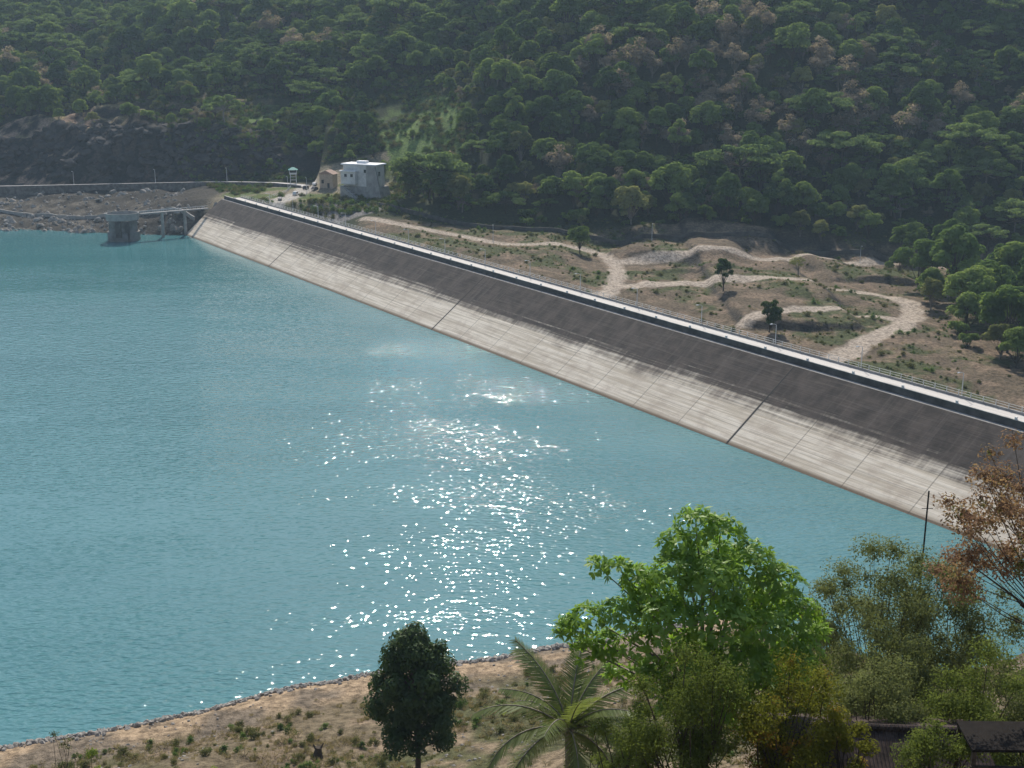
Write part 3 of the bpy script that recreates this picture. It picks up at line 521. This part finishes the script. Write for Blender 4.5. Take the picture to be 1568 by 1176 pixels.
ol=leafmat("olive_leaves",(.075,.10,.027),(.19,.23,.055),.45,pscale=.6); yl=leafmat("yellowing_leaves",(.09,.115,.02),(.25,.24,.04),.45,pscale=.6,c3=(.38,.18,.04)); gl=leafmat("grey_green_leaves",(.08,.095,.04),(.19,.21,.08),.4,pscale=.6); rl=leafmat("reddish_leaves",(.17,.09,.065),(.34,.22,.14),.45,pscale=.8,c3=(.14,.18,.05)); lm=leafmat("lime_leaves",(.10,.16,.025),(.22,.28,.05),.45,pscale=.6)
feathery("olive_shrub",6.4,40,64.7,59.5,4.9,24000,.115,ol,1,46); feathery("olive_shrub",4.4,43,61,57,3,7000,.12,ol,12,24)
feathery("yellowing_shrub",10.0,40.5,64.0,59.5,4.4,15000,.125,yl,2,40); feathery("yellowing_shrub",11.8,39.5,62.6,59.5,2.6,6000,.125,yl,3,20)
feathery("wispy_tree",18.2,55,62.4,55,8.8,34000,.14,gl,4,80,bark,1,.10,br=.7,fork=.6); feathery("wispy_tree",22.5,57,60.2,51,8.5,32000,.15,gl,5,70,bark,1,.13,br=.6,fork=.6); feathery("wispy_tree",14.0,58,59.4,50,6.5,22000,.15,ol,6,56,bark,1,.12,br=.6,fork=.6)
feathery("bank_shrub",27,62,53,43,8,16000,.18,ol,8,40); feathery("bank_shrub",14.8,45.5,61.8,56,5.4,18000,.13,gl,9,40); feathery("bank_shrub",4.5,58,51,45,5,8000,.16,gl,10,24); feathery("bank_shrub",18.8,46,61.6,56,5.4,18000,.13,ol,16,36); feathery("bank_shrub",22.5,47,60.4,54.5,5.4,16000,.14,gl,17,34); feathery("bank_shrub",16.8,50,60.6,54.5,5,14000,.14,gl,18,34); feathery("bank_shrub",15.2,39.2,62.0,59.4,3.6,8000,.12,ol,19,26)
feathery("red_leaf_tree",18.4,41,72.3,66.2,8.0,17000,.15,rl,7,70,bark,1,.09,root=(5.0,0),fork=.75,br=.7)
feathery("low_shrub",-38,98,24.5,20,3.5,1500,.25,lm,13,10); feathery("low_shrub",-26.5,98,23.4,20,3.6,1500,.25,lm,14,10); feathery("thorn_shrub",-43,105,22.5,17,3.5,500,.2,gl,15,14)
# palm
r=np.random.default_rng(5); px,py=3.0,58; g=H1(px,py); pc=50.2-g; B=Box(); B.tube([(0,0,-1),(.1,0,pc*.5),(0,0,pc)],[.3,.24,.22],10); Q=[]
for i in range(19):
    a=i*2.4+r.random()*.4; el=R(84-i*3.6+r.normal()*5); Lf=5.6*(.8+.3*r.random()); pts=[np.array([0,0,pc])]; e=el
    for k in range(14): pts.append(pts[-1]+Lf/14*np.array([math.cos(a)*math.cos(e),math.sin(a)*math.cos(e),math.sin(e)])); e-=R(3.2+.3*i)
    B.tube([tuple(q) for q in pts],list(np.linspace(.06,.014,15)),4,False)
    side=np.array([-math.sin(a),math.cos(a),0])
    for k in np.linspace(1.2,13.9,60):
        j=int(k); f=k-j; q=pts[j]*(1-f)+pts[min(j+1,14)]*f; tg=pts[min(j+1,14)]-pts[j-1]; tg/=np.linalg.norm(tg); ll=1.15*math.sin(math.pi*(.14+.78*k/14))**.7
        for sd in (-1,1):
            dv=side*sd*.75+tg*.7+np.array([0,0,-.2-.25*r.random()]); dv/=np.linalg.norm(dv); nm=np.cross(dv,tg); nm/=np.linalg.norm(nm)
            v=np.cross(nm,dv); w2=.035; Q.append([q-v*w2,q+v*w2,q+dv*ll*.6+v*w2,q+dv*ll])
o=bpy.data.objects.new("coconut_palm",finish("coconut_palm",B,np.array(Q),(palebark,leafmat("palm_leaves",(.10,.135,.04),(.26,.29,.085),.4,.03,pscale=.7)))); o.location=(px,py,g); link(o)
B=Box(); B.tube([(0,0,-.3),(0,.1,.6),(.1,.1,1.4)],[.7,.5,.35],9); B.tube([(.1,.1,.8),(.7,.2,1.9)],[.2,.05],6); B.tube([(0,.1,.8),(-.5,.2,1.7)],[.22,.08],6); B.obj("tree_stump",bark,None,(-22,124,H1(-22,124)))
B=Box(); zb=H1(22.2,62); B.tube([(0,0,0),(0,0,62.2-zb)],[.07,.045],8); B.tube([(-.3,0,61.2-zb),(.3,0,61.2-zb)],.02,5); B.obj("antenna_mast",simple("dark_metal",(.03,.03,.03),.6,.1),None,(22.2,62,zb))
# house with tiled roof
m=NT("clay_tile_roof"); o_=m.obj(); wv=m.n('ShaderNodeTexWave',wave_type='BANDS',bands_direction='X'); m.set(wv.inputs[0],o_); wv.inputs['Scale'].default_value=2.2; wv2=m.n('ShaderNodeTexWave',wave_type='BANDS',bands_direction='Y',wave_profile='SAW'); m.set(wv2.inputs[0],o_); wv2.inputs['Scale'].default_value=1.0
nz_=m.noise(o_,2.5,5,.7); c=m.mix(m.ramp(nz_,.3,.7),(.05,.038,.033),(.15,.11,.095)); tile=m.surf(m.pbsdf(c,.9,.2,m.math('ADD',wv.outputs['Fac'],wv2.outputs['Fac']),.06))
HS=empty("tiled_roof_house",(14.6,42,-.6),R(-4)); B=Box(); B.v=[(-2.6,0,60.5),(3.2,0,60.5),(4.0,-5,58.3),(-5.0,-5,58.3),(-4.6,4.6,58.4),(4.0,4.6,58.4)]
B.f=[(0,3,2,1),(1,5,4,0),(0,4,3),(1,2,5)]; oo=B.obj("roof",tile,HS); sm=oo.modifiers.new('s','SOLIDIFY'); sm.thickness=.12
B=Box(); B.tube([(-2.6,0,60.56),(3.2,0,60.56)],.14,8); B.obj("ridge",tile,HS); B=Box(); B.box(-4.0,3.3,-4.2,3.9,50,58.3); B.obj("walls",white,HS)
tin=NT("dark_tin"); tin=tin.surf(tin.pbsdf(tin.mix(tin.noise(tin.obj(),3,4),(.012,.011,.010),(.035,.03,.026)),.95,.05))
SH=empty("tin_shed",(18.9,38.5,-.55),R(-3)); B=Box(); B.prism([(-3.0,62.1),(-3.0,62.2),(4,62.35),(4,62.25)],-.9,1.0); B.obj("roof",tin,SH); B=Box(); B.box(-3.0,3.9,-.92,-.8,61.3,61.55)
for x in (-2.9,.4,3.6):
    for y in (-.8,.9): B.box(x-.07,x+.07,y-.07,y+.07,55,62.15)
B.obj("frame",bark,SH)
# ------------------------------------------------------------ haze, light, camera
B=Box(); B.box(-900,900,-40,1500,-20,420); m=NT("haze"); vs=m.n('ShaderNodeVolumeScatter'); vs.inputs['Color'].default_value=(.62,.83,1,1); vs.inputs['Density'].default_value=.00012; vs.inputs['Anisotropy'].default_value=.15; m.t.links.new(vs.outputs[0],m.out.inputs['Volume']); B.obj("atmospheric_haze",m.m)
EL,AZ=43,-3
Ld=bpy.data.lights.new("sun",'SUN'); Ld.energy=5; Ld.angle=R(.5); Ld.color=(1,.955,.88); lo=bpy.data.objects.new("sun",Ld); link(lo); lo.rotation_euler=(R(EL-90),0,R(-AZ))
W=bpy.data.worlds.new("World"); S.world=W; W.use_nodes=True; nt=W.node_tree; sk=nt.nodes.new('ShaderNodeTexSky'); sk.sky_type='NISHITA'; sk.sun_disc=False; sk.sun_elevation=R(EL); sk.sun_rotation=R(AZ); nt.links.new(sk.outputs[0],nt.nodes['Background'].inputs[0]); nt.nodes['Background'].inputs[1].default_value=.15
cam=bpy.data.cameras.new("camera"); co_=bpy.data.objects.new("camera",cam); link(co_)
co_.location=(0,0,85); co_.rotation_euler=(R(90-15.25),0,0); cam.sensor_width=36; cam.lens=43.46; cam.clip_end=5000
S.camera=co_
print("forest",N)
